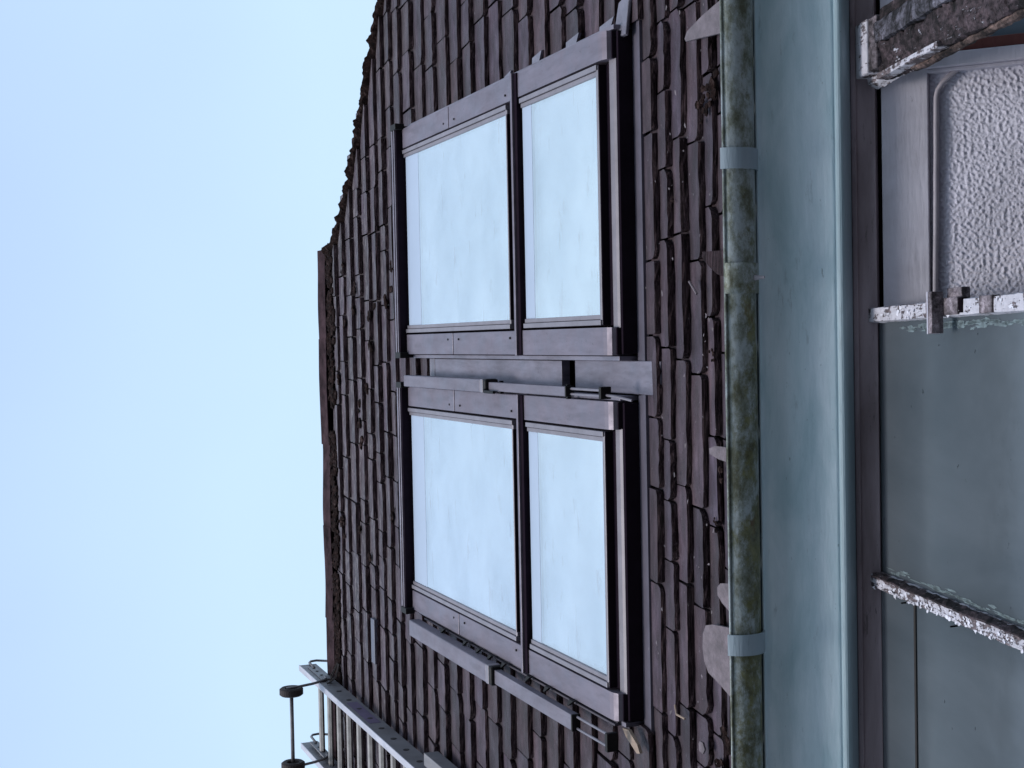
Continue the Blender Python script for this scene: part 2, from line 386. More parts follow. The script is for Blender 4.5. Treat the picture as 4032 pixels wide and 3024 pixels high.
# the roof part: the boarded deck under the slates, its rear slope and hip end
b = B(Rf)
dv = [(HX0, 0.0, -0.05), (HX0, RIDGE_S, -0.05)] + [(x, s, -0.05) for x, s in HIP[:]]
n = len(dv)
b.add(dv, [list(range(n))[::-1]])
top = [Rf(HX0, RIDGE_S, -0.05), Rf(0.598, RIDGE_S - 0.05, -0.05)] + [Rf(x, s, -0.05) for x, s in HIP]
backp = [p + Vector((0.0, 3.2, -3.4)) for p in top[:2]] + [p + Vector((1.0 + 0.2 * i, 2.6, -2.9)) for i, p in enumerate(top[2:])]
k = len(top)
b.add(top + backp, [[i, i + 1, k + i + 1, k + i] for i in range(k - 1)], world=True)
roof = b.build('roof', plain('roof_deck', (0.012, 0.009, 0.010), 0.95, spec=0.05), house)

BLK = (-1.385, 1.10, 0.57, 3.17)          # the two windows take this much of the slope
def slate(x0, x1, s, ln, t, tilt, cl=None, cr=None, far=False, lift=0.0, jag=1.0):
    """one riven slate, tail at s; returns verts, faces, material ids (in roof frame)"""
    h0 = t * 0.95 + lift
    g = U(0.0015, 0.005)
    x0 += g; x1 -= U(0.0015, 0.005)
    w_ = x1 - x0
    sk = U(-0.005, 0.005)
    cl = (U(0.004, 0.012) if rnd() < .45 else U(0.012, 0.042)) if cl is None else cl; cr = (U(0.004, 0.012) if rnd() < .45 else U(0.012, 0.042)) if cr is None else cr
    cl = min(cl, w_ * 0.3); cr = min(cr, w_ * 0.3)
    yl, yr = cl * U(0.5, 1.1), cr * U(0.5, 1.1)
    tail = []
    if x1 - x0 > 0.05:
        tail.append((x0 + cl * 0.35, yl * 0.35))
        k = 7 if not far else 5
        for i in range(k + 1):
            f = i / k; tail.append((x0 + cl + (w_ - cl - cr) * f, sk * (f - 0.5) + U(-0.0055, 0.0055) * jag))
        tail.append((x1 - cr * 0.35, yr * 0.35))
    ring = [(x0, yl + U(0, 0.01))] + tail + [(x1, yr + U(0, 0.01)), (x1 - U(0, 0.004), ln), (x0 + U(0, 0.004), ln)]
    n = len(ring)
    H = lambda y: h0 - tilt * y
    top = [(x, s + y, H(y) + (U(-0.0015, 0.0015))) for x, y in ring]
    mid = []; bot = []
    for i, (x, y) in enumerate(ring):
        o = U(0.001, 0.008) * jag if 0 < i < n - 3 else 0
        mid.append((x, s + y - o, H(y) - t * U(0.30, 0.6)))
        bot.append((x, s + y - o - (U(-0.003, 0.007) * jag if 0 < i < n - 3 else 0), H(y) - t * U(0.9, 1.05)))
    vs = top + mid + bot
    fs = [list(range(n))]; mi = [0]
    for a in (0, n):
        for i in range(n - 2 + 1):
            j = (i + 1) % n
            if i == n - 2: continue
            fs.append([a + i, a + n + i, a + n + j, a + j]); mi.append(1)
    return vs, fs, mi
COURSES = [-0.035, 0.033, 0.128, 0.24, 0.345, 0.448, 0.545, 0.715, 0.865, 1.045, 1.215, 1.385, 1.56, 1.72, 1.91, 2.085, 2.27, 2.447, 2.62, 2.82, 3.01, 3.195, 3.40, 3.575, 3.735, 3.90, 4.075, 4.265, 4.455, 4.66, 4.845]
allsl = []
for ci, s in enumerate(COURSES):
    e = (COURSES[ci + 1] if ci + 1 < len(COURSES) else s + 0.19) - s
    sm = s + e * 0.4
    xr = hip_x(s + e * 0.25) - 0.005
    # how far the picture reaches at this height, plus a margin for a step aside
    z = 5.0 + s * 0.62
    lim_l, lim_r = -(0.30 * z + 0.95), 0.235 * z + 0.45
    xr = min(xr, lim_r)
    segs = [(lim_l, xr)]
    if s + 0.03 > BLK[2] and s < BLK[3]: segs = [(lim_l, BLK[0]), (BLK[1], xr)]
    if 2.90 < s < BLK[3]: segs.append((-0.22, -0.05))
    for a, c in segs:
        x = a
        while x < c - 0.02:
            wd = (U(0.20, 0.40) if rnd() < 0.85 else U(0.13, 0.2)) * (1.12 if ci < 7 else 1.0)
            x2 = x + wd
            if c - x2 < 0.09: x2 = c
            if x2 > c: x2 = c
            allsl.append((x, x2, s, e, ci))
            x = x2
# big ones near the eave come first so that the 300 largest stay parts of their own
allsl.sort(key=lambda q: -(q[1] - q[0]) * q[3] / (1 + 0.25 * q[2]))
rest = B(Rf); cnt = 0
for (x, x2, s, e, ci) in allsl:
    t = 0.0215 if e > 0.13 else 0.0215
    t *= U(0.8, 1.25); ln = e * 1.75 + 0.03
    near_l = abs(x - BLK[1]) < 1e-6 or abs(x + 0.22) < 1e-6
    vs, fs, mi = slate(x, x2, s + U(-0.006, 0.006), ln, t, t / e * U(0.95, 1.1),
                       cl=0.003 if near_l else None, far=s > 3.3, lift=U(0, 0.004), jag=0.9 if ci < 6 else 0.8)
    if cnt < 296:
        mk('slate', [Rf(*v) for v in vs], fs, [SLATE, EDGE], roof, mi)
    else:
        k = len(rest.v); rest.v += [Rf(*v) for v in vs]; rest.f += [[i + k for i in f] for f in fs]; rest.mi += mi
    cnt += 1
if rest.v:
    o = mk('slate_remainder', rest.v, rest.f, [SLATE, EDGE], roof, rest.mi); o['kind'] = 'stuff'

# ridge capping: overlapping folded lengths, red-brown
xs = [0.60, 0.03, -0.62, -1.18, -1.75, -2.32, -2.9, -3.5, -4.1]
for i, (a, c) in enumerate(zip(xs, xs[1:])):
    dh = 0.004 * (i % 2) + U(0, 0.004); ds = U(-0.006, 0.006)
    N = 8; vs = []; fs = []
    prof = [(RIDGE_S - 0.135 + ds, 0.024 + dh), (RIDGE_S - 0.08, 0.030 + dh), (RIDGE_S - 0.015, 0.040 + dh), (RIDGE_S + 0.012, 0.036 + dh)]
    for k in range(N + 1):
        x = a + (c - 0.03 - a) * k / N
        for (ss, hh) in prof:
            vs.append(Rf(x, ss + 0.006 * noise.noise(Vector((x * 3, ss * 9, i))) + 0.003 * noise.noise(Vector((x * 21, ss * 9, i))), hh + 0.008 * noise.noise(Vector((x * 2.3, 5, i)))))
        vs.append(Rf(x, RIDGE_S + 0.012, 0.036 + dh) + Vector((0, 0.22, -0.16)))
    m5 = len(prof) + 1
    for k in range(N):
        for j in range(m5 - 1):
            fs.append([k * m5 + j, k * m5 + j + 1, (k + 1) * m5 + j + 1, (k + 1) * m5 + j])
    o = mk('ridge_tile', vs, fs, RIDGE, roof)
    so_ = o.modifiers.new('thickness', 'SOLIDIFY'); so_.thickness = 0.006
# hip capping: a lumpy run of mortar and slate ends along the curved edge
N = 210; vs = []; fs = []; R_ = 7
pts = [(x, s) for x, s in HIP[:10]]
seg = []
tot = 0
for (a, b_), (c, d_) in zip(pts, pts[1:]):
    L = math.hypot(c - a, d_ - b_); seg.append((tot, L, a, b_, c, d_)); tot += L
for i in range(N + 1):
    u = tot * i / N
    for (t0, L, a, b_, c, d_) in seg:
        if t0 <= u <= t0 + L + 1e-9: f = (u - t0) / L; x, s = a + (c - a) * f, b_ + (d_ - b_) * f; tx, ts = (c - a) / L, (d_ - b_) / L; break
    nx, ns = -ts, tx                     # outward across the slope
    for k in range(R_):
        an = k / (R_ - 1) * math.pi
        step = 0.004 * ((u * 7.5) % 1.0)
        q = Vector((u * 16, k * 0.9, 3)); q2 = Vector((u * 45, k * 1.7, 8))
        r = 1 + 0.22 * noise.noise(q) + 0.12 * noise.noise(q2)
        off = -math.cos(an) * 0.045 * r
        hh = -0.075 + (0.117 + step) * math.sin(an) * r
        p = Rf(x + nx * off, s + ns * off, hh)
        vs.append(p)
for i in range(N):
    for k in range(R_ - 1):
        fs.append([i * R_ + k, i * R_ + k + 1, (i + 1) * R_ + k + 1, (i + 1) * R_ + k])
mk('hip_capping', vs, fs, MOSS, roof)
# moss cushions along the ridge and on some slates
mb = B(Rf)
def clump(x, s, h, r, squash=0.55):
    bm = bmesh.new(); bmesh.ops.create_icosphere(bm, subdivisions=1, radius=1)
    vv = [(x + v.co.x * r * U(0.7, 1.3), s + v.co.y * r * U(0.7, 1.3), h + v.co.z * r * squash * U(0.7, 1.3)) for v in bm.verts]
    bm.verts.index_update(); mb.add(vv, [[v.index for v in f.verts] for f in bm.faces]); bm.free()
for i in range(900):
    x = U(-3.3, 0.62); dd = random.gauss(0, 0.038)
    if noise.noise(Vector((x * 3.1, 4, 2))) < -0.30: continue
    clump(x, RIDGE_S - 0.205 + dd - 0.03 * noise.noise(Vector((x * 5, 0, 0))), 0.016, U(0.010, 0.032))
for i in range(26):
    s = U(3.6, 5.0); x = U(-1.3, 0.5)
    for k in range(3): clump(x + U(-0.03, 0.03), s + U(-0.02, 0.02), 0.02, U(0.012, 0.028), 0.4)
for (x, s, r) in [(0.75, 0.06, 0.035), (0.78, 0.02, 0.045), (0.72, 0.10, 0.03), (-0.44, 0.0, 0.022), (-0.60, 0.05, 0.018), (-1.36, 0.03, 0.05), (-1.30, 0.0, 0.04), (-0.06, 0.05, 0.02), (0.45, 0.30, 0.012)]:
    for k in range(6): clump(x + U(-r, r) * 1.3, s + U(-r, r) * 0.7, 0.025, r * U(0.25, 0.55), 0.45)
o = mb.build('moss', MOSS, roof, smooth=False); o['kind'] = 'stuff'
# slivers and flakes shed by the slates, mostly low down the slope
sf = B(Rf)
for i in range(110):
    s_ = abs(random.gauss(0, 0.28)) - 0.02 if i < 95 else U(0.6, 2.4)
    x = U(-1.6, 1.25)
    if s_ > 0.52 and BLK[0] - 0.1 < x < BLK[1] + 0.05: continue
    k = 5; r = U(0.0015, 0.0042); el = U(1.0, 3.2); a0 = U(-0.5, 0.5); pts = []
    for j in range(k):
        an = 2 * math.pi * j / k; dx = math.cos(an) * r * el * U(0.7, 1.2); dy = math.sin(an) * r * U(0.7, 1.2)
        pts.append((x + dx * math.cos(a0) - dy * math.sin(a0), s_ + dx * math.sin(a0) + dy * math.cos(a0), 0.034 + U(-0.002, 0.003)))
    sf.add(pts, [list(range(k))])
o = sf.build('slate_flakes', plain('slate_flake', (0.14, 0.115, 0.13), 0.7, 0, 0.6, 6), roof); o['kind'] = 'stuff'
# lead pieces
b = B(Rf); b.box(-1.86, -1.60, 4.075, 4.15, 0.012, 0.036, 0.003); b.build('lead_patch', plain('dull_lead', (0.10, 0.10, 0.13), 0.5, 0.3, 0.2, 8), roof)
for (x0, x1, s0, s1) in [(1.10, 1.155, 1.03, 1.17), (1.10, 1.16, 1.40, 1.52), (1.10, 1.15, 0.72, 0.86), (1.10, 1.14, 1.74, 1.84)]:
    b = B(Rf); b.add([(x0, s0 + 0.03, 0.034), (x1, s0, 0.030), (x1 - 0.01, s1, 0.022), (x0, s1, 0.024), (x0, s0 + 0.03, 0.024), (x1, s0, 0.018), (x1 - 0.01, s1, 0.010), (x0, s1, 0.012)],
                     [[0, 1, 2, 3], [0, 4, 5, 1], [1, 5, 6, 2], [2, 6, 7, 3], [3, 7, 4, 0], [7, 6, 5, 4]])
    b.build('lead_soaker', LEAD, roof)
b = B(Rf); b.box(1.06, 1.20, 0.60, 0.70, 0.02, 0.036, 0.004); o = b.build('lead_corner', LEAD, roof); noise_disp(o, 0.02, 20)

# ------------------------------------------------------------------ roof windows
def roof_window(xo0, xo1, label, arms):
    """xo0..xo1: outer edges of the cladding"""
    w0, w1 = xo0 + 0.10, xo1 - 0.10           # seams
    cx = (xo0 + xo1) / 2
    win = empty('roof_window', Rf(cx, 0.6, 0), house); tag(win, label)
    # hidden core box, dark
    B(Rf).box(xo0 + 0.012, xo1 - 0.012, 0.672, 3.16, -0.04, 0.028).build('frame_core', DARK, win)
    # side cladding: long upper and lower lengths with a lap joint, rounded at their lower end
    for x0, x1, inner in ((xo0, w0, 1), (w1, xo1, -1)):
        for s0, s1, hh in ((0.672, 1.515, 0.090), (1.585, 2.40, 0.088), (2.403, 3.13, 0.090)):
            bb = B(Rf)
            if s0 < 0.7:
                pr = [(s0, 0.0), (s0, hh - 0.030), (s0 + 0.008, hh - 0.012), (s0 + 0.030, hh - 0.003), (s0 + 0.055, hh), (s1, hh), (s1, 0.0)]
                bb.ext(pr, x0, x1)
            else: bb.box(x0, x1, s0, s1, 0.0, hh, 0.003)
            bb.build('side_cladding', CLAD, win)
            if s0 < 0.7: B(Rf).box(x0 + 0.002, x1 - 0.002, 0.6635, 0.6715, 0.0, 0.066, 0.002).build('cladding_end_shade', SHADEFRONT, win)  # thin dark plate paints shade on the lower end
        # thin outer skirt a little lower, and stepped sash stiles inside the seam
        sk = (x0 - 0.020, x0 - 0.003) if inner == 1 else (x1 + 0.003, x1 + 0.020)
        B(Rf).box(sk[0], sk[1], 0.66, 3.12, -0.02, 0.060, 0.002).build('skirt_flashing', FLASH, win)
    for s0, s1 in ((0.745, 1.50), (1.655, 3.135)):
        gap = 0.009
        for k, (ww, hh) in enumerate(((0.019, 0.092), (0.017, 0.085))):
            a0 = w0 + gap + k * 0.0205; a1 = a0 + ww
            B(Rf).box(a0, a1, s0, s1, 0.0, hh, 0.002).build('sash_stile', RAIL, win)
            c1 = w1 - gap - k * 0.0205; c0 = c1 - ww
            B(Rf).box(c0, c1, s0, s1, 0.0, hh, 0.002).build('sash_stile', RAIL, win)
    g0, g1 = w0 + 0.046, w1 - 0.046
    screws = B(Rf)
    for xx in (xo0 + 0.07, xo1 - 0.07):
        for ss in (2.32, 2.47, 1.66):
            screws.tube([(xx, ss, 0.086), (xx, ss, 0.093)], 0.005, 8)
    screws.build('screws', BLACK, win)
    # panes, blinds, rails, and a painted reflection strip at each top
    for s0, s1 in ((0.762, 1.50), (1.672, 3.12)):
        bb = B(Rf); bb.box(g0, g1, s0, s1 - (0.10 if s1 < 2 else 0.21) - 0.001, 0.072, 0.078); bb.build('glass_pane', GLASS, win)
        B(Rf).box(g0 + 0.002, g1 - 0.002, s0 + 0.002, s1 - 0.002, 0.030, 0.040).build('blind', BLIND, win)
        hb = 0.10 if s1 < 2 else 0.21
        B(Rf).box(g0 + 0.001, g1 - 0.001, s1 - hb, s1 - 0.002, 0.060, 0.0785).build('painted_reflection_band', REFLBAND, win)
        rw = 0.020 if s1 < 2 else 0.010
        B(Rf).box(w0 + 0.010, w1 - 0.010, s0 - rw, s0, 0.002, 0.086, 0.003).build('bottom_rail', RAIL, win)
        B(Rf).box(w0 + 0.008, w1 - 0.008, s0 - rw - 0.036, s0 - rw - 0.0045, 0.002, 0.056).build('rail_rebate', SHADEFRONT, win)
        B(Rf).box(w0 + 0.009, w1 - 0.009, s0 - rw - 0.004, s0 - rw - 0.0003, 0.002, 0.0835).build('bottom_rail_shade', SHADEFRONT, win)  # dark plate over the rail front, shade put in as colour
    # transom between the two sashes
    B(Rf).box(xo0 - 0.003, xo1 + 0.003, 1.546, 1.566, 0.004, 0.106, 0.002).build('transom_cap', CLAD, win)
    B(Rf).box(xo0 + 0.001, xo1 - 0.001, 1.516, 1.5455, 0.004, 0.096).build('transom_face', SHADEFRONT, win)
    B(Rf).box(xo0 + 0.004, xo1 - 0.004, 1.5665, 1.584, 0.004, 0.066).build('transom_gap', DARK, win)
    # top hood: downward face with its shade painted dark, two light top edges
    B(Rf).box(xo0 - 0.015, xo1 + 0.015, 3.140, 3.152, -0.02, 0.121).build('hood_face', SHADEFRONT, win)
    B(Rf).box(xo0 - 0.018, xo1 + 0.018, 3.1525, 3.166, -0.02, 0.128, 0.002).build('hood', CLAD, win)
    B(Rf).box(xo0 - 0.014, xo1 + 0.014, 3.1665, 3.190, -0.02, 0.108).build('hood_groove', SHADEFRONT, win)
    B(Rf).box(xo0 - 0.020, xo1 + 0.020, 3.1905, 3.212, -0.02, 0.126, 0.002).build('hood_back', CLAD, win)
    for x in (xo0 - 0.020, xo1 - 0.006):
        B(Rf).box(x, x + 0.030, 3.11, 3.20, 0.085, 0.134, 0.003).build('end_cap', BLACK, win)
    # sill: light drip edge, front with its shade painted dark, apron
    B(Rf).ext([(0.7055, 0.0), (0.7055, 0.058), (0.676, 0.056), (0.665, 0.050), (0.665, 0.046), (0.672, 0.0)], w0 - 0.002, w1 + 0.002).build('sill_drip', RAIL, win)
    B(Rf).box(xo0 + 0.004, xo1 - 0.004, 0.646, 0.662, -0.040, 0.050, 0.002).build('sill_front', SHADEFRONT, win)
    B(Rf).add([(xo0 - 0.02, 0.645, -0.006), (xo1 + 0.02, 0.645, -0.006), (xo1 + 0.03, 0.565, 0.006), (xo0 - 0.03, 0.565, 0.006), (xo0 - 0.03, 0.563, -0.01), (xo1 + 0.03, 0.563, -0.01)],
              [[0, 1, 2, 3], [3, 2, 5, 4]]).build('apron', APRON, win)
    for ax in arms:
        # telescopic side arm: wide sleeve, narrower bar, twin rods, clips
        a, sgn = ax
        bw = 0.080 if sgn > 0 else 0.056
        B(Rf).box(a, a + bw, 1.86, 2.985, 0.100 if sgn > 0 else 0.108, 0.156, 0.005).build('arm_sleeve', ARM, win)
        B(Rf).box(a - 0.001, a + bw + 0.001, 1.825, 1.8595, 0.098, 0.157, 0.003).build('arm_collar', RAIL, win)
        B(Rf).box(a - 0.002, a + bw + 0.002, 1.790, 1.8245, 0.095, 0.158, 0.010).build('arm_end_cap', BLACK, win)
        B(Rf).box(a + 0.008, a + bw - 0.012, 0.965, 1.7895, 0.110, 0.142, 0.002).build('arm_bar', ARM, win)
        B(Rf).box(a + 0.006, a + bw - 0.010, 0.953, 0.9645, 0.108, 0.144, 0.002).build('arm_bar_tip', BLACK, win)
        for q in (0.016, bw - 0.020):
            B(Rf).tube([(a + q, 0.9525, 0.122), (a + q, 0.665, 0.120)], 0.005, 8).build('arm_rod', RAIL, win)
            B(Rf).tube([(a + q - 0.004, 2.986, 0.125), (a + q - 0.004, 3.03, 0.125)], 0.004, 8).build('arm_rod', RAIL, win)
        B(Rf).box(a + 0.006, a + bw - 0.006, 0.645, 0.6645, 0.100, 0.142, 0.003).build('arm_clip', BLACK, win)
        cx0 = a + bw + 0.003 if sgn > 0 else a - 0.03
        for ss in (2.60, 2.28, 2.10, 1.95, 1.78, 1.50, 1.30, 1.06):
            if sgn > 0:
                B(Rf).add([(a + bw, ss, 0.118), (a + bw + 0.022, ss - 0.003, 0.110), (a + bw + 0.022, ss - 0.040, 0.110), (a + bw, ss - 0.010, 0.118),
                           (a + bw, ss, 0.106), (a + bw + 0.022, ss - 0.003, 0.096), (a + bw + 0.022, ss - 0.040, 0.096), (a + bw, ss - 0.010, 0.106)],
                          [[0, 1, 2, 3], [7, 6, 5, 4], [0, 4, 5, 1], [1, 5, 6, 2], [2, 6, 7, 3], [3, 7, 4, 0]]).build('arm_bracket', BLACK, win)
            elif ss in (1.78, 1.06):
                B(Rf).box(a - 0.006, a + 0.05, ss - 0.03, ss - 0.015, 0.088, 0.104).build('arm_bracket', BLACK, win)
        if sgn > 0:
            B(Rf).box(a + bw + 0.002, a + bw + 0.009, 0.70, 2.95, 0.055, 0.085).build('arm_track', TRACK, win)
            B(Rf).box(a + bw + 0.012, a + bw + 0.020, 0.70, 2.95, 0.050, 0.074).build('arm_track', TRACK, win)
        else:
            B(Rf).tube([(a + 0.012, 1.80, 0.156), (a + 0.004, 1.79, 0.160), (a + 0.004, 1.68, 0.158)], 0.007, 8).build('arm_lever', BLACK, win)
            B(Rf).tube([(a + 0.02, 0.645, 0.12), (a + 0.016, 0.58, 0.11), (a + 0.004, 0.51, 0.085)], 0.005, 8).build('arm_rod', RAIL, win)
    return win
# the two windows stand side by side with a flashed valley between them
wA = roof_window(-0.062, 1.088, 'right-hand roof window, no arm along its outer side', [])
wB = roof_window(-1.377, -0.228, 'left-hand roof window with a telescopic arm down each side', [(-1.480, 1), (-0.222, -1)])
# flashing in the valley between the windows: two lapped lengths
b = B(Rf); b.box(-0.199, -0.085, 1.24, 2.84, 0.000, 0.036, 0.002); b.build('valley_flashing', FLASH, house)
b = B(Rf); b.box(-0.202, -0.083, 0.44, 1.17, -0.02, 0.010, 0.003); b.build('valley_flashing', FLASH, house)
B(Rf).box(-0.200, -0.084, 2.89, 2.97, -0.01, 0.022, 0.003).build('valley_flashing', LEAD, house)

# ------------------------------------------------------------------ eaves: fascia, bead, boards, wall
b = B(Wf)
FY = 4.43
prof = [(FY - 0.045 + 0.045 * math.sin(math.radians(q)), 1.1435 + 0.232 * math.cos(math.radians(q))) for q in range(0, 91, 3)] + [(FY + 0.06, 1.1435), (FY + 0.06, 1.455), (FY + 0.03, 1.455), (FY + 0.03, 1.385), (FY - 0.045, 1.380)]
b.ext(prof, HX0, 1.55); o = b.build('eaves_board', BLUE, house)
for p_ in o.data.polygons:
    p_.use_smooth = len(p_.vertices) == 4 and p_.area < 0.2 and abs(p_.normal.y) > 0.02 and p_.center.y + o.location.y < FY + 0.02
b = B(Wf); pr = []
for k in range(9):
    an = math.pi * (0.5 + k / 8)
    pr.append((FY - 0.006 + 0.020 * math.cos(an), 1.1255 + 0.0165 * math.sin(an)))
pr = pr + [(FY + 0.055, 1.109), (FY + 0.055, 1.142)]
b.ext(pr, HX0, 1.55); o = b.build('bead_moulding', BLUEBEAD, house)
b = B(Wf); b.box(HX0, 1.55, 4.496, 4.53, 1.036, 1.150, 0.002); b.build('grimy_upper_board', BOARD, house)
b = B(Wf); b.box(HX0, 1.55, 4.486, 4.4955, 1.092, 1.1085, 0.003); b.build('shadow_batten', BOARD, house)
b = B(Wf); b.box(HX0, 1.55, 4.525, 4.55, 1.0205, 1.0355); b.build('groove', DARK, house)
b = B(Wf); b.box(0.035, 1.55, 4.506, 4.54, 0.880, 1.020, 0.003); b.build('white_frieze_board', WHITE, house)
# soffit behind the fascia and the wall itself
b = B(Wf); b.box(HX0, 1.55, 4.551, 4.85, -1.60, 1.50); b.build('wall', WALLM, house)
# pebble-dash panel with real relief
nx_, nz_ = 330, 215; X0, X1, Z0, Z1 = -0.05, 0.80, 0.33, 0.879
vs = []; fs = []
for j in range(nz_ + 1):
    for i in range(nx_ + 1):
        x = X0 + (X1 - X0) * i / nx_; z = Z0 + (Z1 - Z0) * j / nz_
        p = Vector((x * 98, z * 98, 0))
        c = noise.cell_vector(p) if False else None
        hgt = noise.noise(p) + 0.6 * noise.noise(p * 1.9 + Vector((3, 3, 3))) + 0.3 * noise.noise(p * 4)
        hgt = max(-0.35, hgt)
        vs.append(Wf(x, 4.530 - 0.0044 * hgt, z))
for j in range(nz_):
    for i in range(nx_):
        a = j * (nx_ + 1) + i; fs.append([a, a + 1, a + nx_ + 2, a + nx_ + 1])
mk('pebble_dash', vs, fs, STUCCO, house, smooth=True)
# wall window beyond the big timber
wn = empty('wall_window', Wf(1.0, 4.5, 0.3), house)
b = B(Wf); b.box(0.786, 0.828, 4.470, 4.55, -0.6, 0.879, 0.004); b.build('frame', FRAMEW, wn)
b = B(Wf); b.box(0.776, 0.7855, 4.492, 4.55, -0.6, 0.879, 0.002); b.build('frame_edge', FRAMEW, wn)
b = B(Wf); b.box(0.8285, 0.862, 4.480, 4.55, -0.6, 0.879, 0.002); o = b.build('red_edge', RED, wn)
b = B(Wf); b.box(0.8625, 1.5, 4.50, 4.55, -0.6, 0.879); b.build('pane', WINGLASS, wn)

# ------------------------------------------------------------------ gutter
gut = empty('gutter', Wf(0, 4.35, 1.44), house)
YC, ZC, RG = 4.346, 1.446, 0.072
def gut_pts(r, z=0.0, a0=0.0, a1=math.pi, n=14):
    return [(YC - r * math.cos(a0 + (a1 - a0) * k / n), ZC + z - r * math.sin(a0 + (a1 - a0) * k / n)) for k in range(n + 1)]
def gutter_len(x0, x1, r=RG, name='gutter_length', mat=GUTTER, N=40):
    vs = []; fs = []; outer = gut_pts(r); inner = gut_pts(r - 0.004)[::-1]; pr = outer + inner; n = len(pr)
    for i in range(N + 1):
        x = x0 + (x1 - x0) * i / N; dz = 0.0022 * noise.noise(Vector((x * 2.2, 1, 1)))
        for (y, z) in pr: vs.append(Wf(x, y + 0.0015 * noise.noise(Vector((x * 5, z * 30, y * 30))), z + dz))
    for i in range(N):
        for k in range(n): fs.append([i * n + k, i * n + (k + 1) % n, (i + 1) * n + (k + 1) % n, (i + 1) * n + k])
    fs.append(list(range(n))); fs.append([N * n + k for k in range(n)][::-1])
    o = mk(name, vs, fs, mat, gut, smooth=True)
    return o
gutter_len(0.145, 1.55); gutter_len(HX0, 0.18, RG - 0.002)
o = gutter_len(0.128, 0.222, RG + 0.007, 'union', N=4)
B(Wf).tube([(0.176, YC - 0.02, ZC - RG - 0.004), (0.176, YC - 0.024, ZC - RG - 0.036)], [0.009, 0.004], 8).build('drip_spigot', CABLE, gut)
# rolled front lip
b = B(Wf); b.tube([(HX0, YC - RG, ZC + 0.001), (1.55, YC - RG, ZC + 0.001)], 0.0045, 8); b.build('front_lip', GUTTER, gut, smooth=True)
STRAP = paint_mat('blue_strap_paint', (0.27, 0.34, 0.40), (0.36, 0.43, 0.49), 0.5)
for xs_ in (0.540, -0.952):
    vs = []; fs = []; pr = gut_pts(RG + 0.010, a0=-0.10, a1=math.pi * 0.93, n=36); inn = gut_pts(RG + 0.004, a0=-0.10, a1=math.pi * 0.93, n=36)[::-1]; pr = pr + inn; n = len(pr)
    for x in (xs_ - 0.032, xs_ + 0.032):
        for (y, z) in pr: vs.append(Wf(x, y, z))
    for k in range(n): fs.append([k, (k + 1) % n, n + (k + 1) % n, n + k])
    fs += [[k, k + 1, n - 2 - k, n - 1 - k] for k in range(n // 2 - 1)] + [[n + k, n + n - 1 - k, n + n - 2 - k, n + k + 1] for k in range(n // 2 - 1)]
    mk('strap', vs, fs, STRAP, gut)

# ------------------------------------------------------------------ cable on the wall
cp = []
for i in range(60):
    f = i / 59; x = -0.03 + 0.735 * f
    cp.append((x, 4.515 - 0.002 * noise.noise(Vector((x * 9, 0, 1))), 0.868 - 0.012 * f + 0.006 * noise.noise(Vector((x * 4, 2, 1)))))
cp += [(0.725, 4.515, 0.852), (0.745, 4.514, 0.838), (0.765, 4.513, 0.815), (0.782, 4.512, 0.792), (0.795, 4.512, 0.775)]
b = B(Wf); b.tube(cp, 0.0085, 8); o = b.build('cable', CABLE, smooth=True)
tag(o, 'painted-over cable running under the white board beside the pebble-dash, bent at its right end', 'cable')

# ------------------------------------------------------------------ glazed lean-to
lt = empty('glazed_lean_to', Gf(-0.6, -0.8, -1.5)); tag(lt, 'lean-to of grimy grey-green glass with flaking white glazing bars below the blue eaves board', 'lean-to')
def gpane(x0, x1, t0, t1, h0, h1):
    B(Gf).box(x0, x1, t0, t1, h0, h1).build('glass_pane', PANE, lt)
gpane(-0.742, 0.036, -1.7, 0.030, -0.006, 0.0)
gpane(-1.50, -0.778, -0.262, 0.030, 0.001, 0.006); gpane(-1.50, -0.778, -1.7, -0.240, -0.006, 0.0)
gpane(-2.30, -1.54, -1.7, 0.030, -0.006, 0.0)
B(Gf).add([(-0.778, -0.262, 0.0075), (-1.50, -0.262, 0.0075), (-1.50, -0.268, 0.0045), (-0.778, -0.268, 0.0045)], [[0, 1, 2, 3]]).build('pane_edge', BLACK, lt)
def bar(x0, x1, t0, t1, h0, h1, mat, name='glazing_bar', amp=0.004, nseg=60, lab=None):
    vs = []; fs = []
    pr = [(x0, h0), (x0, (h0 + h1) / 2), (x0 + 0.004, h1), ((x0 + x1) / 2, h1 + 0.001), (x1 - 0.004, h1), (x1, (h0 + h1) / 2), (x1, h0)]
    n = len(pr)
    for i in range(nseg + 1):
        t = t0 + (t1 - t0) * i / nseg
        for k, (x, h) in enumerate(pr):
            q = Vector((x * 60, t * 38, h * 60)); q2 = Vector((x * 200, t * 110, h * 200))
            dx = amp * (noise.noise(q) + 0.5 * noise.noise(q2)); dh = amp * (noise.noise(q + Vector((5, 5, 5))) + 0.5 * noise.noise(q2 + Vector((1, 5, 2)))) if h > h0 else 0
            vs.append(Gf(x + dx, t, h + dh))
    for i in range(nseg):
        for k in range(n): fs.append([i * n + k, i * n + (k + 1) % n, (i + 1) * n + (k + 1) % n, (i + 1) * n + k])
    fs.append(list(range(n))); fs.append([nseg * n + k for k in range(n)][::-1])
    o = mk(name, vs, fs, mat, lt)
    if lab: o['label'] = lab
    return o
bar(0.030, 0.078, -1.7, 0.045, -0.02, 0.030, FLAKE2, amp=0.0022)
bar(-0.786, -0.738, -1.7, 0.045, -0.02, 0.032, FLAKE, amp=0.0035)
bar(-0.751, -0.738, -1.7, -0.02, 0.010, 0.044, ROT, 'bar_ridge', amp=0.004)
bar(-1.546, -1.494, -1.7, 0.045, -0.02, 0.032, FLAKE, amp=0.0035)
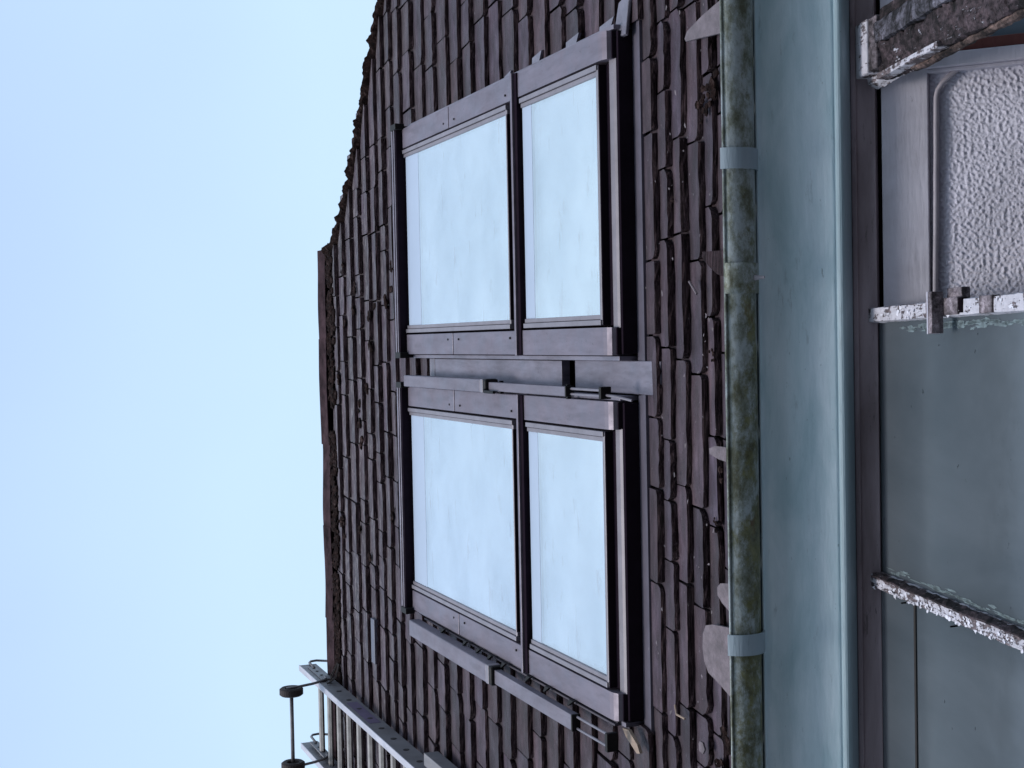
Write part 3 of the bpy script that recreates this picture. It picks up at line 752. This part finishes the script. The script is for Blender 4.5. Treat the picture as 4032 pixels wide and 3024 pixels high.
bar(-2.346, -2.296, -1.7, 0.045, -0.02, 0.032, FLAKE, amp=0.0035)
# bare patches let into the first bar, a turn button and its blocks
B(Gf).box(0.034, 0.079, -0.505, -0.445, 0.012, 0.0355, 0.002).build('bare_block', BARE, lt)
B(Gf).box(0.036, 0.082, -0.660, -0.560, 0.012, 0.0365, 0.002).build('bare_block', BARE, lt)
B(Gf).box(0.040, 0.0785, -0.684, -0.6605, 0.010, 0.034, 0.001).build('bare_block', DARK, lt)
B(Gf).box(0.034, 0.078, -0.865, -0.790, 0.012, 0.0355, 0.002).build('bare_block', BARE, lt)
B(Gf).box(0.078, 0.108, -0.660, -0.565, 0.000, 0.024, 0.002).build('bare_block', BARE, lt)
B(Gf).box(-0.012, 0.100, -0.572, -0.548, 0.037, 0.070, 0.002).build('turn_button', BARE, lt)
B(Gf).box(-0.013, 0.101, -0.5475, -0.540, 0.036, 0.071, 0.001).build('turn_button_face', FRAMEW, lt)
# lime smears and stains on the glass beside the bars
sb = B(Gf)
def smear(xa, ta, ln, wd, h):
    k = 14; pts = []
    for i in range(k):
        an = 2 * math.pi * i / k; r = 1 + 0.45 * (rnd() - 0.5) * 2
        pts.append((xa + math.cos(an) * wd * r, ta + math.sin(an) * ln * r, h))
    sb.add(pts, [list(range(k))])
for i in range(70):
    t = U(-1.1, -0.15); smear(0.018 - abs(random.gauss(0, 0.010)), t, U(0.010, 0.045), U(0.002, 0.006), 0.0012)
for i in range(60):
    t = U(-1.1, -0.02); smear(-0.730 + abs(random.gauss(0, 0.006)), t, U(0.010, 0.040), U(0.0015, 0.004), 0.0014)
o = sb.build('lime_smears', STAIN, lt); o['kind'] = 'stuff'
# curled paint flakes and nails on the bars
fb = B(Gf)
for i in range(150):
    which = rnd() < 0.7
    xb = U(-0.784, -0.758) if which else U(0.034, 0.070)
    t = U(-1.2, 0.0); r = U(0.002, 0.007); h = 0.033 if which else 0.031
    a = U(0, 6.28); k = 6; pts = []
    for j in range(k):
        an = a + 2 * math.pi * j / k; rr = r * U(0.6, 1.2)
        pts.append((xb + math.cos(an) * rr, t + math.sin(an) * rr * 1.4, h + U(-0.002, 0.004)))
    fb.add(pts, [list(range(k))])
o = fb.build('paint_flakes', plain('loose_paint', (0.66, 0.65, 0.72), 0.7), lt); o['kind'] = 'stuff'
for t, x in ((-0.60, -0.795), (-0.47, -0.742), (-0.72, -0.744), (-0.25, -0.790)):
    B(Gf).tube([(x, t, 0.02), (x - 0.001, t - 0.002, 0.040)], 0.0025, 6).build('nail', DARK, lt)
# the rest of the lean-to, mostly out of the picture: front plate and low wall
B(Wf).box(-2.4, 1.05, 3.03, 3.10, -1.60, 0.06).build('front_wall', WALLM, lt)
B(Gf).box(-2.4, 1.05, -1.78, -1.705, -0.05, 0.03, 0.004).build('front_plate', FLAKE, lt)

# the heavy rotten timber on the right
tb = empty('rotten_rafter', Gf(0.85, 0, 0)); tag(tb, 'thick rotting timber rafter with peeling paint, sloping down from the eaves at the right', 'beam')
def rough_beam(name, prof, t0, t1, mat, amp, nseg=90, sc=26):
    vs = []; fs = []; n = len(prof)
    for i in range(nseg + 1):
        t = t0 + (t1 - t0) * i / nseg
        for (x, h) in prof:
            q = Vector((x * sc, t * sc * 0.55, h * sc))
            dd = noise.noise(q) + 0.6 * noise.noise(q * 2.3) + 0.4 * noise.noise(q * 5.1)
            vs.append(Gf(x + amp * dd * 0.6, t, h + amp * dd))
    for i in range(nseg):
        for k in range(n): fs.append([i * n + k, i * n + (k + 1) % n, (i + 1) * n + (k + 1) % n, (i + 1) * n + k])
    fs.append(list(range(n))); fs.append([nseg * n + k for k in range(n)][::-1])
    return mk(name, vs, fs, mat, tb)
rough_beam('rotten_face', [(0.745, -0.005), (0.744, 0.01), (0.744, 0.035), (0.760, 0.046), (0.78, 0.048), (0.80, 0.050), (0.82, 0.050), (0.845, 0.050), (0.848, -0.005)], -1.7, -0.150, ROT, 0.014, 260, 30)
rough_beam('grey_face', [(0.8495, -0.005), (0.850, 0.060), (0.865, 0.064), (0.885, 0.064), (0.905, 0.064), (0.912, 0.058), (0.914, -0.005)], -1.7, -0.150, GREYWOOD, 0.003, 80, 26)
rough_beam('outer_face', [(0.9155, -0.005), (0.917, 0.050), (0.935, 0.052), (0.948, 0.050), (0.952, -0.005)], -1.7, -0.160, ROT, 0.005, 80, 26)
B(Gf).box(0.742, 0.760, -0.60, -0.155, 0.020, 0.060, 0.003).build('peeling_strip', FLAKE, tb)
rough_beam('lower_arris', [(0.734, -0.004), (0.731, 0.016), (0.736, 0.026), (0.7415, 0.026), (0.743, -0.004)], -1.7, -0.34, flake_mat('arris_paint', 0.60, (0.14, 0.095, 0.085), (0.6, 0.58, 0.62)), 0.004, 90, 34)
B(Gf).box(0.780, 0.935, -0.146, -0.080, -0.05, 0.056, 0.004).build('end_block', BARE, tb)
B(Gf).box(0.776, 0.938, -0.0795, 0.020, -0.05, 0.060, 0.004).build('painted_end', FLAKE2, tb)
o = rough_beam('curled_paint', [(0.742, 0.0), (0.752, 0.024), (0.775, 0.030), (0.777, -0.03)], -0.33, 0.0, FLAKE2, 0.006, 40, 34)

# ------------------------------------------------------------------ ladder lying up the roof
ld = empty('roof_ladder', Rf(-2.4, 1.0, 0.03))
tag(ld, 'aluminium ladder with two hooked wheels lying up the slate roof at the left', 'ladder')
LX0, LX1 = -2.69, -2.165
for x, inn in ((LX0, 1), (LX1, -1)):
    b = B(Rf); b.box(x - 0.014, x + 0.012, 0.8, 5.56, 0.034, 0.146, 0.003); b.build('stile', ALU, ld)
    B(Rf).box(x - 0.024, x + 0.015, 0.8, 5.558, 0.1465, 0.153, 0.002).build('stile_lit_face', LITFRONT, ld)  # thin pale strip paints the lit front of the stile
k = 0; s = 5.18
RS_ = [5.20, 4.965, 4.725, 4.485, 4.25, 4.01, 3.775, 3.54, 3.305, 3.07, 2.83, 2.59, 2.35, 2.11, 1.87, 1.63, 1.39, 1.15, 0.91]
for s in RS_:
    b = B(Rf); pr = []
    n = 14; vs = []; fs = []
    for xx in (LX0 + 0.0125, LX1 - 0.0125):
        for q in range(n):
            an = 2 * math.pi * q / n; r = 0.030 if q % 2 else 0.027
            vs.append((xx, s + r * math.cos(an), 0.090 + 0.6 * r * math.sin(an)))
    fs = [[q, (q + 1) % n, n + (q + 1) % n, n + q] for q in range(n)]
    b.add(vs, fs); b.build('rung', RUNG, ld)
    b = B(Rf); b.tube([(LX1 + 0.011, s, 0.090), (LX1 + 0.0145, s, 0.090)], 0.017, 8); b.build('rung_end', RUBBER, ld)
B(Rf).box(LX1 + 0.0122, LX1 + 0.0135, 3.90, 4.42, 0.057, 0.123).build('tape_band', PURPLE, ld)
B(Rf).box(LX1 + 0.040, LX1 + 0.105, 0.8, 2.90, 0.045, 0.120, 0.003).build('lower_stile', ALU, ld)
# hook: plate on each stile, rod over the ridge, arm up to the wheel
for x, sg in ((LX1 + 0.016, 1), (LX0 + 0.040, 1)):
    B(Rf).box(x - 0.0035, x + 0.005, 5.06, 5.45, 0.066, 0.118, 0.003).build('hook_plate', ALU, ld)
    for s in (5.17, 5.29, 5.38):
        B(Rf).tube([(x + 0.005, s, 0.092), (x + 0.008, s, 0.092)], 0.010, 8).build('hook_bolt', RUBBER, ld)
    B(Rf).tube([(x + 0.006, 5.40, 0.085), (x + 0.006, 5.56, 0.080), (x + 0.006, 5.60, 0.060), (x + 0.006, 5.61, 0.02), (x + 0.006, 5.55, -0.06), (x + 0.006, 5.45, -0.16)], 0.008, 8).build('ridge_hook', ALU, ld, smooth=True)
    B(Rf).tube([(x + 0.006, 5.10, 0.086), (x + 0.006, 5.05, 0.092), (x + 0.004, 5.02, 0.115), (x - 0.003, 4.995, 0.19), (x - 0.008, 4.975, 0.29), (x - 0.009, 4.970, 0.365)], 0.009, 8).build('wheel_arm', ALU, ld, smooth=True)
AX = (4.97, 0.335)
b = B(Rf); b.tube([(LX0 + 0.06, *AX), (LX1 - 0.01, *AX)], 0.012, 10); b.build('axle', ALU, ld, smooth=True)
for x in (LX0 + 0.062, LX1 + 0.006):
    vs = []; fs = []; n = 28; prw = [(-0.022, 0.040), (-0.026, 0.062), (-0.017, 0.074), (0.017, 0.074), (0.026, 0.062), (0.022, 0.040), (0.006, 0.034), (0.006, 0.014), (-0.006, 0.014), (-0.006, 0.034)]
    m_ = len(prw)
    for q in range(n):
        an = 2 * math.pi * q / n
        for (dx, r) in prw: vs.append(Rf(x - 0.022 + dx, AX[0] + r * math.cos(an), AX[1] + r * math.sin(an)))
    for q in range(n):
        for j in range(m_): fs.append([q * m_ + j, q * m_ + (j + 1) % m_, ((q + 1) % n) * m_ + (j + 1) % m_, ((q + 1) % n) * m_ + j])
    mk('wheel', vs, fs, RUBBER, ld)
b = B(Rf)
for q in range(5):
    b.tube([(LX1 + 0.02, 5.0 - 0.02 * q, 0.07 + 0.012 * q), (LX1 + 0.055, 4.98 - 0.02 * q, 0.06 + U(-0.02, 0.02)), (LX1 + 0.13, 4.99 - 0.012 * q, 0.03)], 0.004, 6)
b.tube([(LX1 - 0.016, 5.03, 0.135), (LX1 + 0.02, 5.02, 0.132), (LX1 + 0.03, 5.0, 0.05)], 0.006, 6)
b.build('tie_twine', RUBBER, ld)

# ------------------------------------------------------------------ loose bits at the eave
def loose(name, poly, h0, lift, mat, label, cat, t=0.010):
    vs = []
    for (x, s) in poly: vs.append(Rf(x, s, h0 + lift(x, s)))
    n = len(vs); dn = RN * t
    vs2 = vs + [v - dn for v in vs]
    fs = [list(range(n)), list(range(n, 2 * n))[::-1]] + [[i, n + i, n + (i + 1) % n, (i + 1) % n] for i in range(n)]
    o = mk(name, vs2, fs, mat); tag(o, label, cat, 'broken slate pieces along the eave' if cat == 'slate' else None)
    bm = bmesh.new(); bm.from_mesh(o.data); bmesh.ops.recalc_face_normals(bm, faces=bm.faces); bm.to_mesh(o.data); bm.free()
    return o
PALE = plain('pale_slate', (0.125, 0.102, 0.118), 0.75, 0, 0.35, 22, 0.004)
PALE2 = plain('pinkish_slate', (0.145, 0.115, 0.130), 0.75, 0, 0.4, 22, 0.006)
L0 = lambda x, s: 0.0
loose('fallen_slate', [(1.03, -0.10), (1.005, 0.03), (0.985, 0.10), (0.975, 0.135), (0.955, 0.15), (0.945, 0.142), (0.938, 0.05), (0.925, -0.10)], 0.050, L0, PALE, 'pale triangular broken slate standing in the gutter at the right end', 'slate')
loose('fallen_slate', [(-0.905, -0.10), (-0.915, 0.03), (-0.925, 0.072), (-0.955, 0.092), (-1.00, 0.096), (-1.045, 0.085), (-1.075, 0.060), (-1.10, -0.02), (-1.13, -0.10)], 0.050, L0, PALE2, 'broad rounded pinkish broken slate standing in the gutter beside the left strap', 'slate')
loose('fallen_slate', [(-0.765, -0.10), (-0.775, -0.03), (-0.79, -0.010), (-0.815, -0.012), (-0.835, -0.04), (-0.86, -0.10)], 0.052, L0, PALE2, 'small rounded slate chip poking out of the gutter just right of the left strap', 'slate')
loose('broken_slate', [(0.262, -0.10), (0.266, 0.045), (0.250, 0.050), (0.215, 0.000), (0.190, -0.05), (0.180, -0.10)], 0.055, L0, EDGE, 'dark brown slate fragment sticking out above the gutter joint', 'slate')
loose('wood_chip', [(-1.405, 0.69), (-1.43, 0.66), (-1.468, 0.575), (-1.462, 0.55), (-1.435, 0.57), (-1.40, 0.64)], 0.060, L0, OCHRE, 'pale raw wood chip wedged under the lower left corner of the left roof window', 'wood chip', 0.012)
loose('fallen_slate', [(-0.345, -0.08), (-0.345, -0.01), (-0.355, 0.028), (-0.372, 0.025), (-0.385, -0.03), (-0.39, -0.08)], 0.052, L0, PALE2, 'small whitish slate sliver at the eave halfway along the gutter', 'slate', 0.006)
loose('fallen_slate', [(-1.315, 0.135), (-1.325, 0.142), (-1.348, 0.140), (-1.352, 0.115), (-1.335, 0.102), (-1.315, 0.115)], 0.045, L0, PALE2, 'whitish flake lying on the slates at the far left near the eave', 'slate', 0.006)
tw = B(Rf)
tw.tube([(-1.235, 0.305, 0.045), (-1.262, 0.285, 0.050)], 0.003, 6); tw.tube([(-1.262, 0.285, 0.050), (-1.266, 0.235, 0.045)], 0.0035, 6)
o = tw.build('twig', OCHRE); tag(o, 'pale bent twig caught between slates at the lower left', 'twig')
tw = B(Rf); tw.tube([(0.178, 0.155, 0.045), (0.135, 0.105, 0.045)], 0.004, 6)
o = tw.build('twig', PALE2); tag(o, 'thin pale sliver caught in the slates just above the gutter joint', 'twig')
